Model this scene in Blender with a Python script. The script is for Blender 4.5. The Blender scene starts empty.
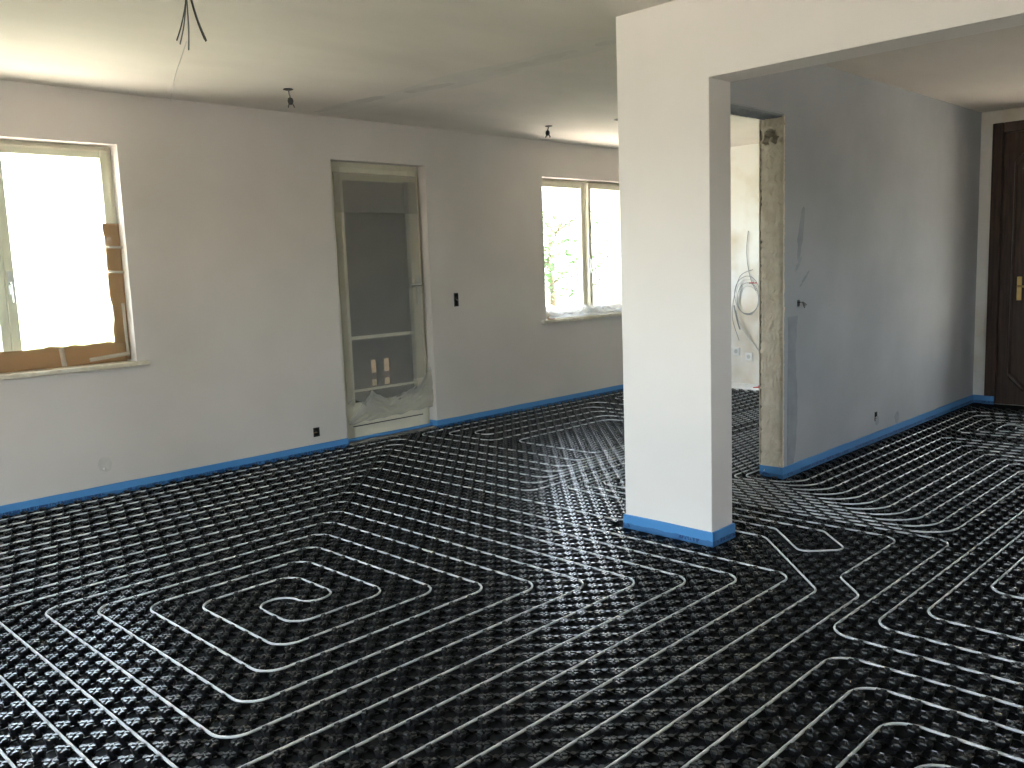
import bpy, bmesh, math, random
import numpy as np
from mathutils import Vector, Matrix, noise

random.seed(7)
SC = bpy.context.scene
COL = SC.collection

# ------------------------------------------------------------------ camera
CAM_POS = Vector((0.0, -5.661, 1.335))
F_PX, YAW, PITCH, ROLL = 882.86, -0.7905, -0.1313, -0.0370
fw = Vector((-math.sin(YAW)*math.cos(PITCH), math.cos(YAW)*math.cos(PITCH), math.sin(PITCH)))
rt = Vector((math.cos(YAW), math.sin(YAW), 0)); up = rt.cross(fw)
r2 = math.cos(ROLL)*rt + math.sin(ROLL)*up
u2 = -math.sin(ROLL)*rt + math.cos(ROLL)*up
cam_data = bpy.data.cameras.new('camera')
cam_data.sensor_width = 36.0
cam_data.lens = 36.0*F_PX/1024.0
cam = bpy.data.objects.new('camera', cam_data)
COL.objects.link(cam)
cam.matrix_world = Matrix(((r2.x, u2.x, -fw.x, CAM_POS.x), (r2.y, u2.y, -fw.y, CAM_POS.y),
                           (r2.z, u2.z, -fw.z, CAM_POS.z), (0, 0, 0, 1)))
SC.camera = cam

# ------------------------------------------------------------------ world, sun, exposure
world = bpy.data.worlds.new('sky'); SC.world = world
world.use_nodes = True
wn = world.node_tree.nodes; wl = world.node_tree.links
bg = wn['Background']
sky = wn.new('ShaderNodeTexSky'); sky.sky_type = 'NISHITA'
sky.sun_disc = False; sky.sun_elevation = math.radians(52); sky.sun_rotation = math.radians(120)
sky.dust_density = 2.0
hsv = wn.new('ShaderNodeHueSaturation'); hsv.inputs['Saturation'].default_value = 0.45      # hazy summer sky
wl.new(sky.outputs['Color'], hsv.inputs['Color']); wl.new(hsv.outputs['Color'], bg.inputs['Color'])
bg.inputs['Strength'].default_value = 1.1
sun_data = bpy.data.lights.new('sun', 'SUN'); sun_data.energy = 14.0; sun_data.angle = math.radians(0.6)
sun_data.color = (1.0, 0.90, 0.80)
sun = bpy.data.objects.new('sun', sun_data); COL.objects.link(sun)
sun_from = Vector((0.62, 0.02, 1.0))           # high, almost along the garden front: no direct sun comes in
sun.rotation_euler = sun_from.to_track_quat('Z', 'Y').to_euler()
def portal(loc, normal, w, h):
    l = bpy.data.lights.new('window_portal', 'AREA'); l.shape = 'RECTANGLE'; l.size = w; l.size_y = h
    l.cycles.is_portal = True
    o = bpy.data.objects.new('window_portal', l); COL.objects.link(o); o.location = loc
    o.rotation_euler = Vector(normal).to_track_quat('-Z', 'Z').to_euler()
portal((1.63, 0.26, 1.50), (0, -1, 0), 1.36, 1.35)
portal((6.90, 0.26, 1.49), (0, -1, 0), 1.36, 1.33)
portal((-2.28, -3.5, 1.20), (1, 0, 0), 2.0, 2.1)
portal((4.90, -7.45, 1.675), (0, 1, 0), .8, .85)
portal((8.60, -3.95, 1.30), (-1, 0, 0), .24, 1.8)
SC.view_settings.view_transform = 'Standard'
SC.view_settings.look = 'None'
SC.view_settings.gamma = 1.0
SC.view_settings.use_curve_mapping = False
SC.view_settings.exposure = 2.2

# ------------------------------------------------------------------ helpers
def tag(o, label=None, cat=None, group=None, kind=None):
    if label: o['label'] = label
    if cat: o['category'] = cat
    if group: o['group'] = group
    if kind: o['kind'] = kind
    return o

def empty(name, loc=(0, 0, 0)):
    o = bpy.data.objects.new(name, None); o.empty_display_size = 0.1
    COL.objects.link(o); o.location = loc
    return o

class MB:
    """collects faces; build() links them as one mesh object"""
    def __init__(s): s.v = []; s.f = []
    def add(s, vs, fs):
        b = len(s.v); s.v += [tuple(q) for q in vs]; s.f += [tuple(b+i for i in f) for f in fs]
        return s
    def box(s, x0, x1, y0, y1, z0, z1):
        vs = [(x0,y0,z0),(x1,y0,z0),(x1,y1,z0),(x0,y1,z0),(x0,y0,z1),(x1,y0,z1),(x1,y1,z1),(x0,y1,z1)]
        return s.add(vs, [(3,2,1,0),(4,5,6,7),(0,1,5,4),(1,2,6,5),(2,3,7,6),(3,0,4,7)])
    def obox(s, o, ex, ey, ez, dx, dy, dz):
        """box centred at o with axes and half sizes"""
        o = Vector(o); ex = Vector(ex)*dx; ey = Vector(ey)*dy; ez = Vector(ez)*dz
        vs = [o-ex-ey-ez, o+ex-ey-ez, o+ex+ey-ez, o-ex+ey-ez, o-ex-ey+ez, o+ex-ey+ez, o+ex+ey+ez, o-ex+ey+ez]
        return s.add(vs, [(3,2,1,0),(4,5,6,7),(0,1,5,4),(1,2,6,5),(2,3,7,6),(3,0,4,7)])
    def tube(s, pts, r, n=8, cap=True):
        pts = [Vector(q) for q in pts]
        rings = []
        t0 = (pts[1]-pts[0]).normalized()
        a = Vector((0,0,1)) if abs(t0.z) < 0.9 else Vector((1,0,0))
        nx = t0.cross(a).normalized()
        for i, q in enumerate(pts):
            if i == 0: t = t0
            elif i == len(pts)-1: t = (pts[i]-pts[i-1]).normalized()
            else: t = ((pts[i+1]-pts[i]).normalized()+(pts[i]-pts[i-1]).normalized()).normalized()
            nx = (nx - t*nx.dot(t)).normalized(); ny = t.cross(nx)
            rr = r[i] if isinstance(r, (list, tuple)) else r
            rings.append([q + nx*math.cos(2*math.pi*k/n)*rr + ny*math.sin(2*math.pi*k/n)*rr for k in range(n)])
        vs = [w for g in rings for w in g]; fs = []
        for i in range(len(pts)-1):
            for k in range(n):
                fs.append((i*n+k, i*n+(k+1) % n, (i+1)*n+(k+1) % n, (i+1)*n+k))
        if cap:
            fs.append(tuple(reversed(range(n)))); fs.append(tuple((len(pts)-1)*n+k for k in range(n)))
        return s.add(vs, fs)
    def lathe(s, prof, o, ax, n=16):
        """profile (radius, distance along ax)"""
        ax = Vector(ax).normalized(); o = Vector(o)
        a = Vector((0,0,1)) if abs(ax.z) < 0.9 else Vector((1,0,0))
        ex = ax.cross(a).normalized(); ey = ax.cross(ex)
        vs = []; fs = []
        for r, d in prof:
            for k in range(n):
                c = 2*math.pi*k/n
                vs.append(o + ax*d + ex*math.cos(c)*r + ey*math.sin(c)*r)
        for i in range(len(prof)-1):
            for k in range(n):
                fs.append((i*n+k, (i+1)*n+k, (i+1)*n+(k+1) % n, i*n+(k+1) % n))
        fs.append(tuple(range(n))); fs.append(tuple(reversed([(len(prof)-1)*n+k for k in range(n)])))
        return s.add(vs, fs)
    def sheet(s, fn, nu, nv, thick=None):
        """grid surface fn(u,v) with u,v in 0..1"""
        vs = [fn(i/nu, j/nv) for j in range(nv+1) for i in range(nu+1)]
        fs = [(j*(nu+1)+i, j*(nu+1)+i+1, (j+1)*(nu+1)+i+1, (j+1)*(nu+1)+i) for j in range(nv) for i in range(nu)]
        return s.add(vs, fs)
    def build(s, name, mat, parent=None, smooth=False, bevel=0, solid=0, fix=False):
        me = bpy.data.meshes.new(name); me.from_pydata(s.v, [], s.f)
        if fix or bevel:
            bm = bmesh.new(); bm.from_mesh(me)
            if fix: bmesh.ops.remove_doubles(bm, verts=bm.verts, dist=1e-5)
            bmesh.ops.recalc_face_normals(bm, faces=bm.faces)
            bm.to_mesh(me); bm.free()
        me.update()
        if smooth: me.polygons.foreach_set('use_smooth', [True]*len(me.polygons))
        o = bpy.data.objects.new(name, me); COL.objects.link(o)
        if mat: me.materials.append(mat)
        if parent: o.parent = parent
        if bevel:
            m = o.modifiers.new('bevel', 'BEVEL'); m.width = bevel; m.segments = 2; m.limit_method = 'ANGLE'
        if solid:
            m = o.modifiers.new('solid', 'SOLIDIFY'); m.thickness = solid
        return o

# ------------------------------------------------------------------ materials
def mat(name, col, rough=0.6, spec=0.5, metal=0.0):
    m = bpy.data.materials.new(name); m.use_nodes = True
    b = m.node_tree.nodes['Principled BSDF']
    b.inputs['Base Color'].default_value = (*col, 1); b.inputs['Roughness'].default_value = rough
    b.inputs['Specular IOR Level'].default_value = spec; b.inputs['Metallic'].default_value = metal
    return m
def nodes(m): return m.node_tree.nodes, m.node_tree.links, m.node_tree.nodes['Principled BSDF']
def noisy(m, c0, c1, scale, lo=0.35, hi=0.65, detail=4, stretch=(1, 1, 1), bump=0.0, bscale=None, bdist=0.002):
    n, l, b = nodes(m)
    g = n.new('ShaderNodeNewGeometry'); mp = n.new('ShaderNodeMapping'); mp.inputs['Scale'].default_value = stretch
    l.new(g.outputs['Position'], mp.inputs['Vector'])
    t = n.new('ShaderNodeTexNoise'); t.inputs['Scale'].default_value = scale; t.inputs['Detail'].default_value = detail
    l.new(mp.outputs['Vector'], t.inputs['Vector'])
    r = n.new('ShaderNodeValToRGB'); r.color_ramp.elements[0].position = lo; r.color_ramp.elements[1].position = hi
    r.color_ramp.elements[0].color = (*c0, 1); r.color_ramp.elements[1].color = (*c1, 1)
    l.new(t.outputs['Fac'], r.inputs['Fac']); l.new(r.outputs['Color'], b.inputs['Base Color'])
    if bump:
        t2 = n.new('ShaderNodeTexNoise'); t2.inputs['Scale'].default_value = bscale or scale*4; t2.inputs['Detail'].default_value = 6
        l.new(mp.outputs['Vector'], t2.inputs['Vector'])
        bp = n.new('ShaderNodeBump'); bp.inputs['Strength'].default_value = bump; bp.inputs['Distance'].default_value = bdist
        l.new(t2.outputs['Fac'], bp.inputs['Height']); l.new(bp.outputs['Normal'], b.inputs['Normal'])
    return m

M = {}
M['wall'] = noisy(mat('wall_plaster', (.62, .60, .56), 0.85, 0.2), (.61, .57, .535), (.66, .62, .585), 1.2, bump=.25, bscale=90)
M['pillar'] = noisy(mat('pillar_paint', (.78, .77, .74), 0.8, 0.2), (.78, .745, .715), (.81, .775, .745), 1.5, bump=.15, bscale=110)
M['ceiling'] = noisy(mat('ceiling_plaster', (.72, .69, .62), 0.9, 0.2), (.67, .625, .565), (.75, .70, .635), 0.9, bump=.2, bscale=70, stretch=(1, 2.2, 1))
M['grey_wall'] = noisy(mat('shaded_fresh_plaster', (.50, .52, .53), 0.85, 0.2), (.39, .41, .43), (.45, .47, .49), 1.6, bump=.3, bscale=80)  # fresh plaster grey, darkened and cooled further for the hall's shade
M['mortar'] = noisy(mat('damp_mortar', (.36, .37, .37), 0.9, 0.2), (.30, .325, .35), (.35, .38, .405), 9, bump=.5, bscale=60)
M['rubble'] = noisy(mat('broken_masonry', (.55, .52, .46), 0.95, 0.1), (.78, .69, .56), (.88, .80, .68), 14, bump=.6, bscale=55, bdist=.006)
M['old_wall'] = noisy(mat('old_plaster', (.74, .72, .68), 0.9, 0.2), (.62, .55, .44), (.80, .79, .76), 1.7, .30, .50, bump=.3, bscale=60)
M['screed'] = noisy(mat('subfloor_screed', (.3, .3, .29), 0.9), (.26, .26, .25), (.36, .36, .35), 6, bump=.3)
M['black'] = mat('black_stud_plastic', (.008, .0085, .009), 0.31, 0.6)
M['sheet'] = mat('black_sheet_plastic', (.006, .0065, .007), 0.75, 0.12)
M['pipe'] = mat('white_heating_pipe', (.54, .555, .56), 0.32, 0.5)
M['white_foam'] = noisy(mat('white_foam_board', (.82, .82, .82), 0.8), (.78, .78, .78), (.86, .86, .86), 30)
M['cream'] = noisy(mat('cream_lacquer', (.66, .62, .50), 0.45, 0.4), (.63, .59, .47), (.69, .65, .53), 4)
M['sill'] = noisy(mat('sill_stone', (.62, .57, .46), 0.5, 0.4), (.56, .50, .38), (.68, .64, .54), 18)
M['threshold'] = noisy(mat('threshold_stone', (.22, .20, .18), 0.7), (.17, .16, .145), (.28, .26, .235), 20)
M['metal'] = mat('satin_metal', (.55, .55, .55), 0.35, 0.5, 0.9)
M['brass'] = mat('brass', (.60, .42, .16), 0.3, 0.5, 1.0)
M['dark_box'] = mat('black_box_plastic', (.02, .02, .018), 0.6)
M['copper'] = mat('copper_wire', (.55, .33, .16), 0.4, 0.5, .6)
M['cable_grey'] = mat('grey_cable_sheath', (.10, .10, .095), 0.55)
M['cable_dark'] = mat('dark_cable_sheath', (.045, .05, .045), 0.55)
M['cable_mid'] = mat('mid_grey_cable_sheath', (.26, .26, .25), 0.55)
M['cable_light'] = mat('pale_cable_sheath', (.55, .54, .50), 0.5)
M['white_plastic'] = mat('white_switch_plastic', (.80, .80, .78), 0.4)
M['red'] = mat('red_marker', (.60, .06, .05), 0.6)
M['kraft'] = noisy(mat('kraft_paper', (.42, .24, .11), 0.8, 0.2), (.36, .20, .09), (.48, .28, .13), 14)
M['paving'] = noisy(mat('sunlit_paving', (.62, .55, .42), 0.9, 0.2), (.60, .53, .44), (.70, .63, .54), 2)
M['grass'] = noisy(mat('lawn', (.10, .16, .04), 0.9, 0.1), (.12, .14, .06), (.19, .21, .10), 3)
M['bark'] = noisy(mat('bark', (.12, .09, .06), 0.9, .1), (.09, .07, .05), (.16, .12, .09), 12)
M['leaf'] = noisy(mat('leaf', (.10, .20, .04), 0.6, .3), (.022, .055, .010), (.06, .11, .022), 3)
M['shutter'] = noisy(mat('brown_shutter', (.16, .14, .12), 0.6), (.14, .12, .10), (.19, .165, .14), 4)
M['dark_timber'] = noisy(mat('dark_timber', (.06, .05, .042), 0.7), (.045, .038, .032), (.085, .07, .058), 4, stretch=(1, 1, 12))
M['render_beige'] = noisy(mat('outer_render', (.60, .55, .46), 0.9), (.57, .52, .43), (.63, .58, .49), 3)

# brown stained wood with vertical grain
M['wood'] = noisy(mat('dark_stained_wood', (.045, .022, .014), 0.42, 0.4), (.032, .016, .010), (.065, .032, .020), 5, stretch=(9, 9, .7), bump=.15, bscale=25)

def film(name, haze, tint=(1, 1, 1), rough=0.15):
    """thin clear or hazy sheet: transparent with some translucency and gloss"""
    m = bpy.data.materials.new(name); m.use_nodes = True
    n, l = m.node_tree.nodes, m.node_tree.links
    n.remove(n['Principled BSDF']); out = n['Material Output']
    tr = n.new('ShaderNodeBsdfTransparent'); tr.inputs['Color'].default_value = (*tint, 1)
    tl = n.new('ShaderNodeBsdfTranslucent'); tl.inputs['Color'].default_value = (.85*tint[0], .85*tint[1], .85*tint[2], 1)
    df = n.new('ShaderNodeBsdfDiffuse'); df.inputs['Color'].default_value = (.8*tint[0], .8*tint[1], .8*tint[2], 1)
    gl = n.new('ShaderNodeBsdfGlossy'); gl.inputs['Roughness'].default_value = rough
    a = n.new('ShaderNodeMixShader'); a.inputs[0].default_value = 0.5
    l.new(tl.outputs[0], a.inputs[1]); l.new(df.outputs[0], a.inputs[2])
    b = n.new('ShaderNodeMixShader'); b.inputs[0].default_value = haze
    l.new(tr.outputs[0], b.inputs[1]); l.new(a.outputs[0], b.inputs[2])
    fr = n.new('ShaderNodeLayerWeight'); fr.inputs['Blend'].default_value = 0.12
    mt = n.new('ShaderNodeMath'); mt.operation = 'MULTIPLY'; mt.inputs[1].default_value = 0.25
    l.new(fr.outputs['Facing'], mt.inputs[0])
    c = n.new('ShaderNodeMixShader')
    l.new(mt.outputs[0], c.inputs[0]); l.new(b.outputs[0], c.inputs[1]); l.new(gl.outputs[0], c.inputs[2])
    l.new(c.outputs[0], out.inputs['Surface'])
    return m
M['glass'] = film('window_glass', 0.0, (.96, .98, .97), 0.02)
M['plastic'] = film('thin_plastic_sheet', 0.24, (.97, .96, .93), 0.25)
M['crumple'] = film('crumpled_plastic_sheet', 0.85, (.97, .96, .94), 0.3)
M['gather'] = film('gathered_plastic_sheet', 0.38, (.97, .96, .93), 0.3)
M['tape_clear'] = film('pale_adhesive_tape', 0.6, (1, .95, .85), 0.3)
def translucent_paper(name, col):
    m = bpy.data.materials.new(name); m.use_nodes = True
    n, l = m.node_tree.nodes, m.node_tree.links
    n.remove(n['Principled BSDF']); out = n['Material Output']
    tl = n.new('ShaderNodeBsdfTranslucent'); tl.inputs['Color'].default_value = (*col, 1)
    df = n.new('ShaderNodeBsdfDiffuse'); df.inputs['Color'].default_value = (*col, 1)
    a = n.new('ShaderNodeMixShader'); a.inputs[0].default_value = 0.78
    l.new(tl.outputs[0], a.inputs[1]); l.new(df.outputs[0], a.inputs[2]); l.new(a.outputs[0], out.inputs['Surface'])
    return m
M['reflection_pale'] = translucent_paper('pale_reflection_panel', (.62, .52, .40))  # pale tone imitates window reflections in the garden door glass
M['paper'] = translucent_paper('brown_masking_paper', (.40, .25, .135))

# blue foam edge strip with a dark printed line low down
def make_strip_mat():
    m = mat('blue_foam_strip', (.06, .25, .58), 0.5, 0.4)
    n, l, b = nodes(m)
    g = n.new('ShaderNodeNewGeometry'); sx = n.new('ShaderNodeSeparateXYZ'); l.new(g.outputs['Position'], sx.inputs[0])
    def band(lo, hi):
        a = n.new('ShaderNodeMath'); a.operation = 'GREATER_THAN'; a.inputs[1].default_value = lo; l.new(sx.outputs['Z'], a.inputs[0])
        c = n.new('ShaderNodeMath'); c.operation = 'LESS_THAN'; c.inputs[1].default_value = hi; l.new(sx.outputs['Z'], c.inputs[0])
        d = n.new('ShaderNodeMath'); d.operation = 'MULTIPLY'; l.new(a.outputs[0], d.inputs[0]); l.new(c.outputs[0], d.inputs[1]); return d
    mp = n.new('ShaderNodeMapping'); mp.inputs['Scale'].default_value = (1, 1, .3); l.new(g.outputs['Position'], mp.inputs['Vector'])
    t1 = n.new('ShaderNodeTexNoise'); t1.inputs['Scale'].default_value = 150; t1.inputs['Detail'].default_value = 1; l.new(mp.outputs[0], t1.inputs['Vector'])
    t2 = n.new('ShaderNodeTexNoise'); t2.inputs['Scale'].default_value = 5; t2.inputs['Detail'].default_value = 0; l.new(g.outputs['Position'], t2.inputs['Vector'])
    a1 = n.new('ShaderNodeMath'); a1.operation = 'GREATER_THAN'; a1.inputs[1].default_value = .47; l.new(t1.outputs['Fac'], a1.inputs[0])
    a2 = n.new('ShaderNodeMath'); a2.operation = 'GREATER_THAN'; a2.inputs[1].default_value = .36; l.new(t2.outputs['Fac'], a2.inputs[0])
    p = n.new('ShaderNodeMath'); p.operation = 'MULTIPLY'; l.new(a1.outputs[0], p.inputs[0]); l.new(a2.outputs[0], p.inputs[1])
    q = n.new('ShaderNodeMath'); q.operation = 'MULTIPLY'; l.new(p.outputs[0], q.inputs[0]); l.new(band(.010, .027).outputs[0], q.inputs[1])
    mx = n.new('ShaderNodeMix'); mx.data_type = 'RGBA'; mx.inputs['A'].default_value = (.06, .25, .58, 1); mx.inputs['B'].default_value = (.02, .07, .20, 1)
    t3 = n.new('ShaderNodeTexNoise'); t3.inputs['Scale'].default_value = 25; l.new(g.outputs['Position'], t3.inputs['Vector'])
    zz = n.new('ShaderNodeMath'); zz.operation = 'MULTIPLY_ADD'; zz.inputs[1].default_value = .018; l.new(t3.outputs['Fac'], zz.inputs[0]); l.new(sx.outputs['Z'], zz.inputs[2])
    lw = n.new('ShaderNodeMath'); lw.operation = 'LESS_THAN'; lw.inputs[1].default_value = .036; l.new(zz.outputs[0], lw.inputs[0])
    foil = n.new('ShaderNodeMix'); foil.data_type = 'RGBA'; foil.inputs['A'].default_value = (.075, .27, .58, 1); foil.inputs['B'].default_value = (.05, .17, .38, 1)   # lower foil lap
    l.new(lw.outputs[0], foil.inputs['Factor']); l.new(foil.outputs['Result'], mx.inputs['A'])
    l.new(q.outputs[0], mx.inputs['Factor']); l.new(mx.outputs['Result'], b.inputs['Base Color'])
    return m
M['strip'] = make_strip_mat()

# ------------------------------------------------------------------ room shell
H = 2.491
XR, XL, YF = 8.35, -2.0, -7.2

def holed_wall(name, org, eu, en, ul, uh, zl, zh, thick, holes, m, cap_low=True):
    """wall with its room face at org, u axis eu, outward (away from room) axis en; holes: (u0,u1,z0,z1,depth or None)"""
    org = Vector(org); eu = Vector(eu); en = Vector(en); ez = Vector((0, 0, 1))
    us = sorted({ul, uh, *[h[0] for h in holes], *[h[1] for h in holes]})
    zs = sorted({zl, zh, *[h[2] for h in holes], *[h[3] for h in holes]})
    P = lambda u, z, d: org + eu*u + ez*z + en*d
    b = MB()
    def inside(u, z, through):
        for h in holes:
            if through and h[4] is not None: continue
            if h[0] < u < h[1] and h[2] < z < h[3]: return True
        return False
    for i in range(len(us)-1):
        for j in range(len(zs)-1):
            u0, u1, z0, z1 = us[i], us[i+1], zs[j], zs[j+1]
            c = ((u0+u1)/2, (z0+z1)/2)
            if not inside(*c, False): b.add([P(u0,z0,0), P(u1,z0,0), P(u1,z1,0), P(u0,z1,0)], [(0,1,2,3)])
            if not inside(*c, True): b.add([P(u0,z0,thick), P(u1,z0,thick), P(u1,z1,thick), P(u0,z1,thick)], [(3,2,1,0)])
    for (u0, u1, z0, z1, d) in holes:
        t = thick if d is None else d
        b.add([P(u0,z0,0),P(u0,z0,t),P(u0,z1,t),P(u0,z1,0)], [(3,2,1,0)])
        b.add([P(u1,z0,0),P(u1,z0,t),P(u1,z1,t),P(u1,z1,0)], [(0,1,2,3)])
        b.add([P(u0,z0,0),P(u1,z0,0),P(u1,z0,t),P(u0,z0,t)], [(3,2,1,0)])
        b.add([P(u0,z1,0),P(u1,z1,0),P(u1,z1,t),P(u0,z1,t)], [(0,1,2,3)])
        if d is not None: b.add([P(u0,z0,t),P(u1,z0,t),P(u1,z1,t),P(u0,z1,t)], [(0,1,2,3)])
    for u in ((ul, uh) if cap_low else (uh,)):
        b.add([P(u,zl,0),P(u,zl,thick),P(u,zh,thick),P(u,zh,0)], [(0,1,2,3)])
    for z in (zl, zh):
        b.add([P(ul,z,0),P(uh,z,0),P(uh,z,thick),P(ul,z,thick)], [(0,1,2,3)])
    o = b.build(name, m)
    tag(o, kind='structure')
    return o

# garden-side wall with two windows, a garden door and two open electrical boxes
W1 = (0.95, 2.318, 0.825, 2.179)
W2 = (6.214, 7.62, 0.822, 2.161)
D1 = (3.886, 4.801, 0.0, 2.184)
wall_back = holed_wall('wall_back', (0, 0, 0), (1, 0, 0), (0, 1, 0), XL, XR, -.2, H, .34,
    [(*W1, None), (*W2, None), (*D1, None), (3.583, 3.637, .125, .195, .05), (5.052, 5.104, 1.02, 1.135, .05)], M['wall'])
wall_left = holed_wall('wall_left', (XL, 0, 0), (0, 1, 0), (-1, 0, 0), YF, 0, -.2, H, .34, [(-4.5, -2.5, .15, 2.25, None)], M['wall'])
wall_front = holed_wall('wall_front', (0, YF, 0), (1, 0, 0), (0, -1, 0), XL, XR, -.2, H, .3, [(4.5, 5.3, 1.25, 2.10, None)], M['wall'])
wall_right = holed_wall('wall_right', (XR, 0, 0), (0, 1, 0), (1, 0, 0), YF, 0, -.2, H, .3,
    [(-4.18, -3.222, 0, 2.384, None)], M['old_wall'])
cb = MB(); cb.box(XL-.3, XR+.3, YF-.3, .34, H, H+.2)
ceiling = tag(cb.build('ceiling', M['ceiling']), kind='structure')
fb = MB(); fb.box(XL-.3, XR+.3, YF-.3, .34, -.2, -.03)
floor = tag(fb.build('floor', M['screed']), kind='structure')

# pillar with the beam it carries (one plastered body)
PX0, PX1, PY0, PY1, ZB = 3.492, 3.674, -2.984, -3.488, 2.130
pb = MB()
prof = [(PY0, -.03), (PY0, H), (YF, H), (YF, ZB), (PY1, ZB), (PY1, -.03)]
for x, rev in ((PX0, False), (PX1, True)):
    pass
vs = [(PX0, y, z) for y, z in prof] + [(PX1, y, z) for y, z in prof]
n = len(prof)
fs = [(0, 1, 4, 5), (1, 2, 3, 4)]
fs = fs + [tuple(n+i for i in reversed(f)) for f in fs] + [(i, n+i, n+(i+1) % n, (i+1) % n) for i in range(n)]
pb.add(vs, fs)
pillar = tag(pb.build('wall_pillar', M['pillar'], bevel=.003), kind='structure')

# partition with the hall, its broken end and the lintel over the opening
GX0, GY0, GY1, ZL = 4.865, -3.126, -2.976, 2.140
wall_part = holed_wall('wall_partition', (0, GY0, 0), (1, 0, 0), (0, 1, 0), GX0+.012, XR, -.03, H, GY1-GY0,
    [(6.228, 6.272, .15, .215, .045), (6.615, 6.665, .085, .155, .02), (5.045, 5.08, 1.035, 1.075, .04)], M['grey_wall'], cap_low=False)
lb = MB(); lb.box(PX1, GX0+.012, GY0, GY1, ZL+.012, H)
lintel = lb.build('lintel', M['grey_wall'], wall_part)
def nz(x, y, z, s): return noise.noise(Vector((x*s, y*s, z*s)))
# ragged end face: a grid of lumps, with a hollow knocked into it near the top
def broken_face(name, fn, nu, nv, parent, m='rubble'):
    b = MB(); b.sheet(fn, nu, nv); return b.build(name, M[m], parent, smooth=False)
def end_fn(u, v):
    z = -.03 + v*(ZL+.03+.01)
    edge0 = .012*nz(1.3, 0, z, 14) + .014*nz(7, 0, z, 45); edge1 = .014*nz(4.1, 0, z, 11) + .016*nz(9, 0, z, 50)
    y = GY0 - .001 + u*(GY1-GY0+.002)
    w = max(0, 1-abs(2*u-1))
    y += (edge0 if u < .5 else edge1)*(1 if 0 < u < 1 else .8)
    x = GX0 + .012 - .012*min(1, 5*w) + (.006*nz(u*2, 3, z, 7) + .005*nz(u*6, 5, z, 40))*min(1, 4*w)
    for (hu, hz, ru, rz) in ((.74, 2.02, .11, .030), (.36, 2.02, .10, .030), (.55, 2.055, .24, .022)):
        q = ((u-hu)/ru)**2 + ((z-hz)/rz)**2
        if q < 1: x += .11*(1-q*q)
    return (x, y, z)
broken_face('broken_edge', end_fn, 18, 260, wall_part)
# rim of torn plaster along the two long edges and under the lintel
def rim(name, y, sgn, seed):
    b = MB()
    N = 220
    out = []; 
    for i in range(N+1):
        z = .07 + (ZL-.07)*i/N
        w = .010 + .012*abs(nz(seed, 0, z, 9)) + .006*nz(seed, 4, z, 40)
        d = .003 + .002*nz(seed, 8, z, 60)
        out.append((z, w, d))
    v = []; f = []
    for z, w, d in out:
        v += [(GX0-.002, y, z), (GX0-.002, y+sgn*d, z), (GX0+w, y+sgn*d, z), (GX0+w+.004, y, z)]
    for i in range(N):
        for k in range(3):
            f.append((i*4+k, i*4+k+1, (i+1)*4+k+1, (i+1)*4+k))
    b.add(v, f); return b.build(name, M['rubble'], wall_part)
rim('plaster_rim', GY0, -1, 2.0); rim('plaster_rim', GY1, 1, 5.0)
def under_fn(u, v):
    x = PX1 + u*(GX0+.012-PX1); y = GY0 - .001 + v*(GY1-GY0+.002)
    w = 1-abs(2*v-1)
    e = (.012*nz(x, 1, 0, 13)+.008*nz(x, 2, 0, 40))
    z = ZL + .012 - .014*min(1, 5*w) + (.007*nz(x, v*2, 3, 9)+.006*nz(x, v*5, 6, 38))*min(1, 4*w) + (.006+e*.5)*(0 if w > .05 else 1)
    return (x, y, z)
broken_face('broken_soffit', under_fn, 110, 14, wall_part, 'mortar')
# darker mortar skim beside the broken end
def skim(name, x0, x1f, z0, z1, m, d=.0015, N=90, parent=wall_part, y=GY0):
    b = MB(); v = []; f = []
    for i in range(N+1):
        z = z0+(z1-z0)*i/N; x1 = x1f(z)
        v += [(x0, y, z), (x0, y-d, z), (x1, y-d, z), (x1+.003, y, z)]
    for i in range(N):
        for k in range(3): f.append((i*4+k, (i+1)*4+k, (i+1)*4+k+1, i*4+k+1))
    b.add(v, f); return b.build(name, m, parent)
skim('mortar_skim', GX0+.065, lambda z: GX0+.165+.05*nz(0, 3, z, 2.2)+.012*nz(0, 5, z, 17), .07, .98, M['mortar'])
M['smear'] = noisy(mat('grey_smear', (.42, .435, .44), .9, .2), (.30, .325, .35), (.36, .39, .42), 12)
def smear(cx, cz, ln, wd, tilt, seed):
    b = MB(); v = []; f = []; N = 24
    for i in range(N+1):
        t = i/N*2-1; w = wd*math.sqrt(max(0, 1-t*t))*(.7+.6*nz(seed, 0, t, 3))
        x = cx+t*ln*math.sin(tilt); z = cz+t*ln*math.cos(tilt)
        v += [(x-w, GY0-.0006, z), (x+w*.8, GY0-.0006, z)]
    for i in range(N): f.append((2*i, 2*i+1, 2*i+3, 2*i+2))
    b.add(v, f); return b.build('mortar_smear', M['smear'], wall_part)
smear(5.09, 1.47, .17, .05, .2, 1); smear(5.06, 1.29, .06, .03, .7, 2); smear(5.14, 1.2, .08, .025, .9, 3)

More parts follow.
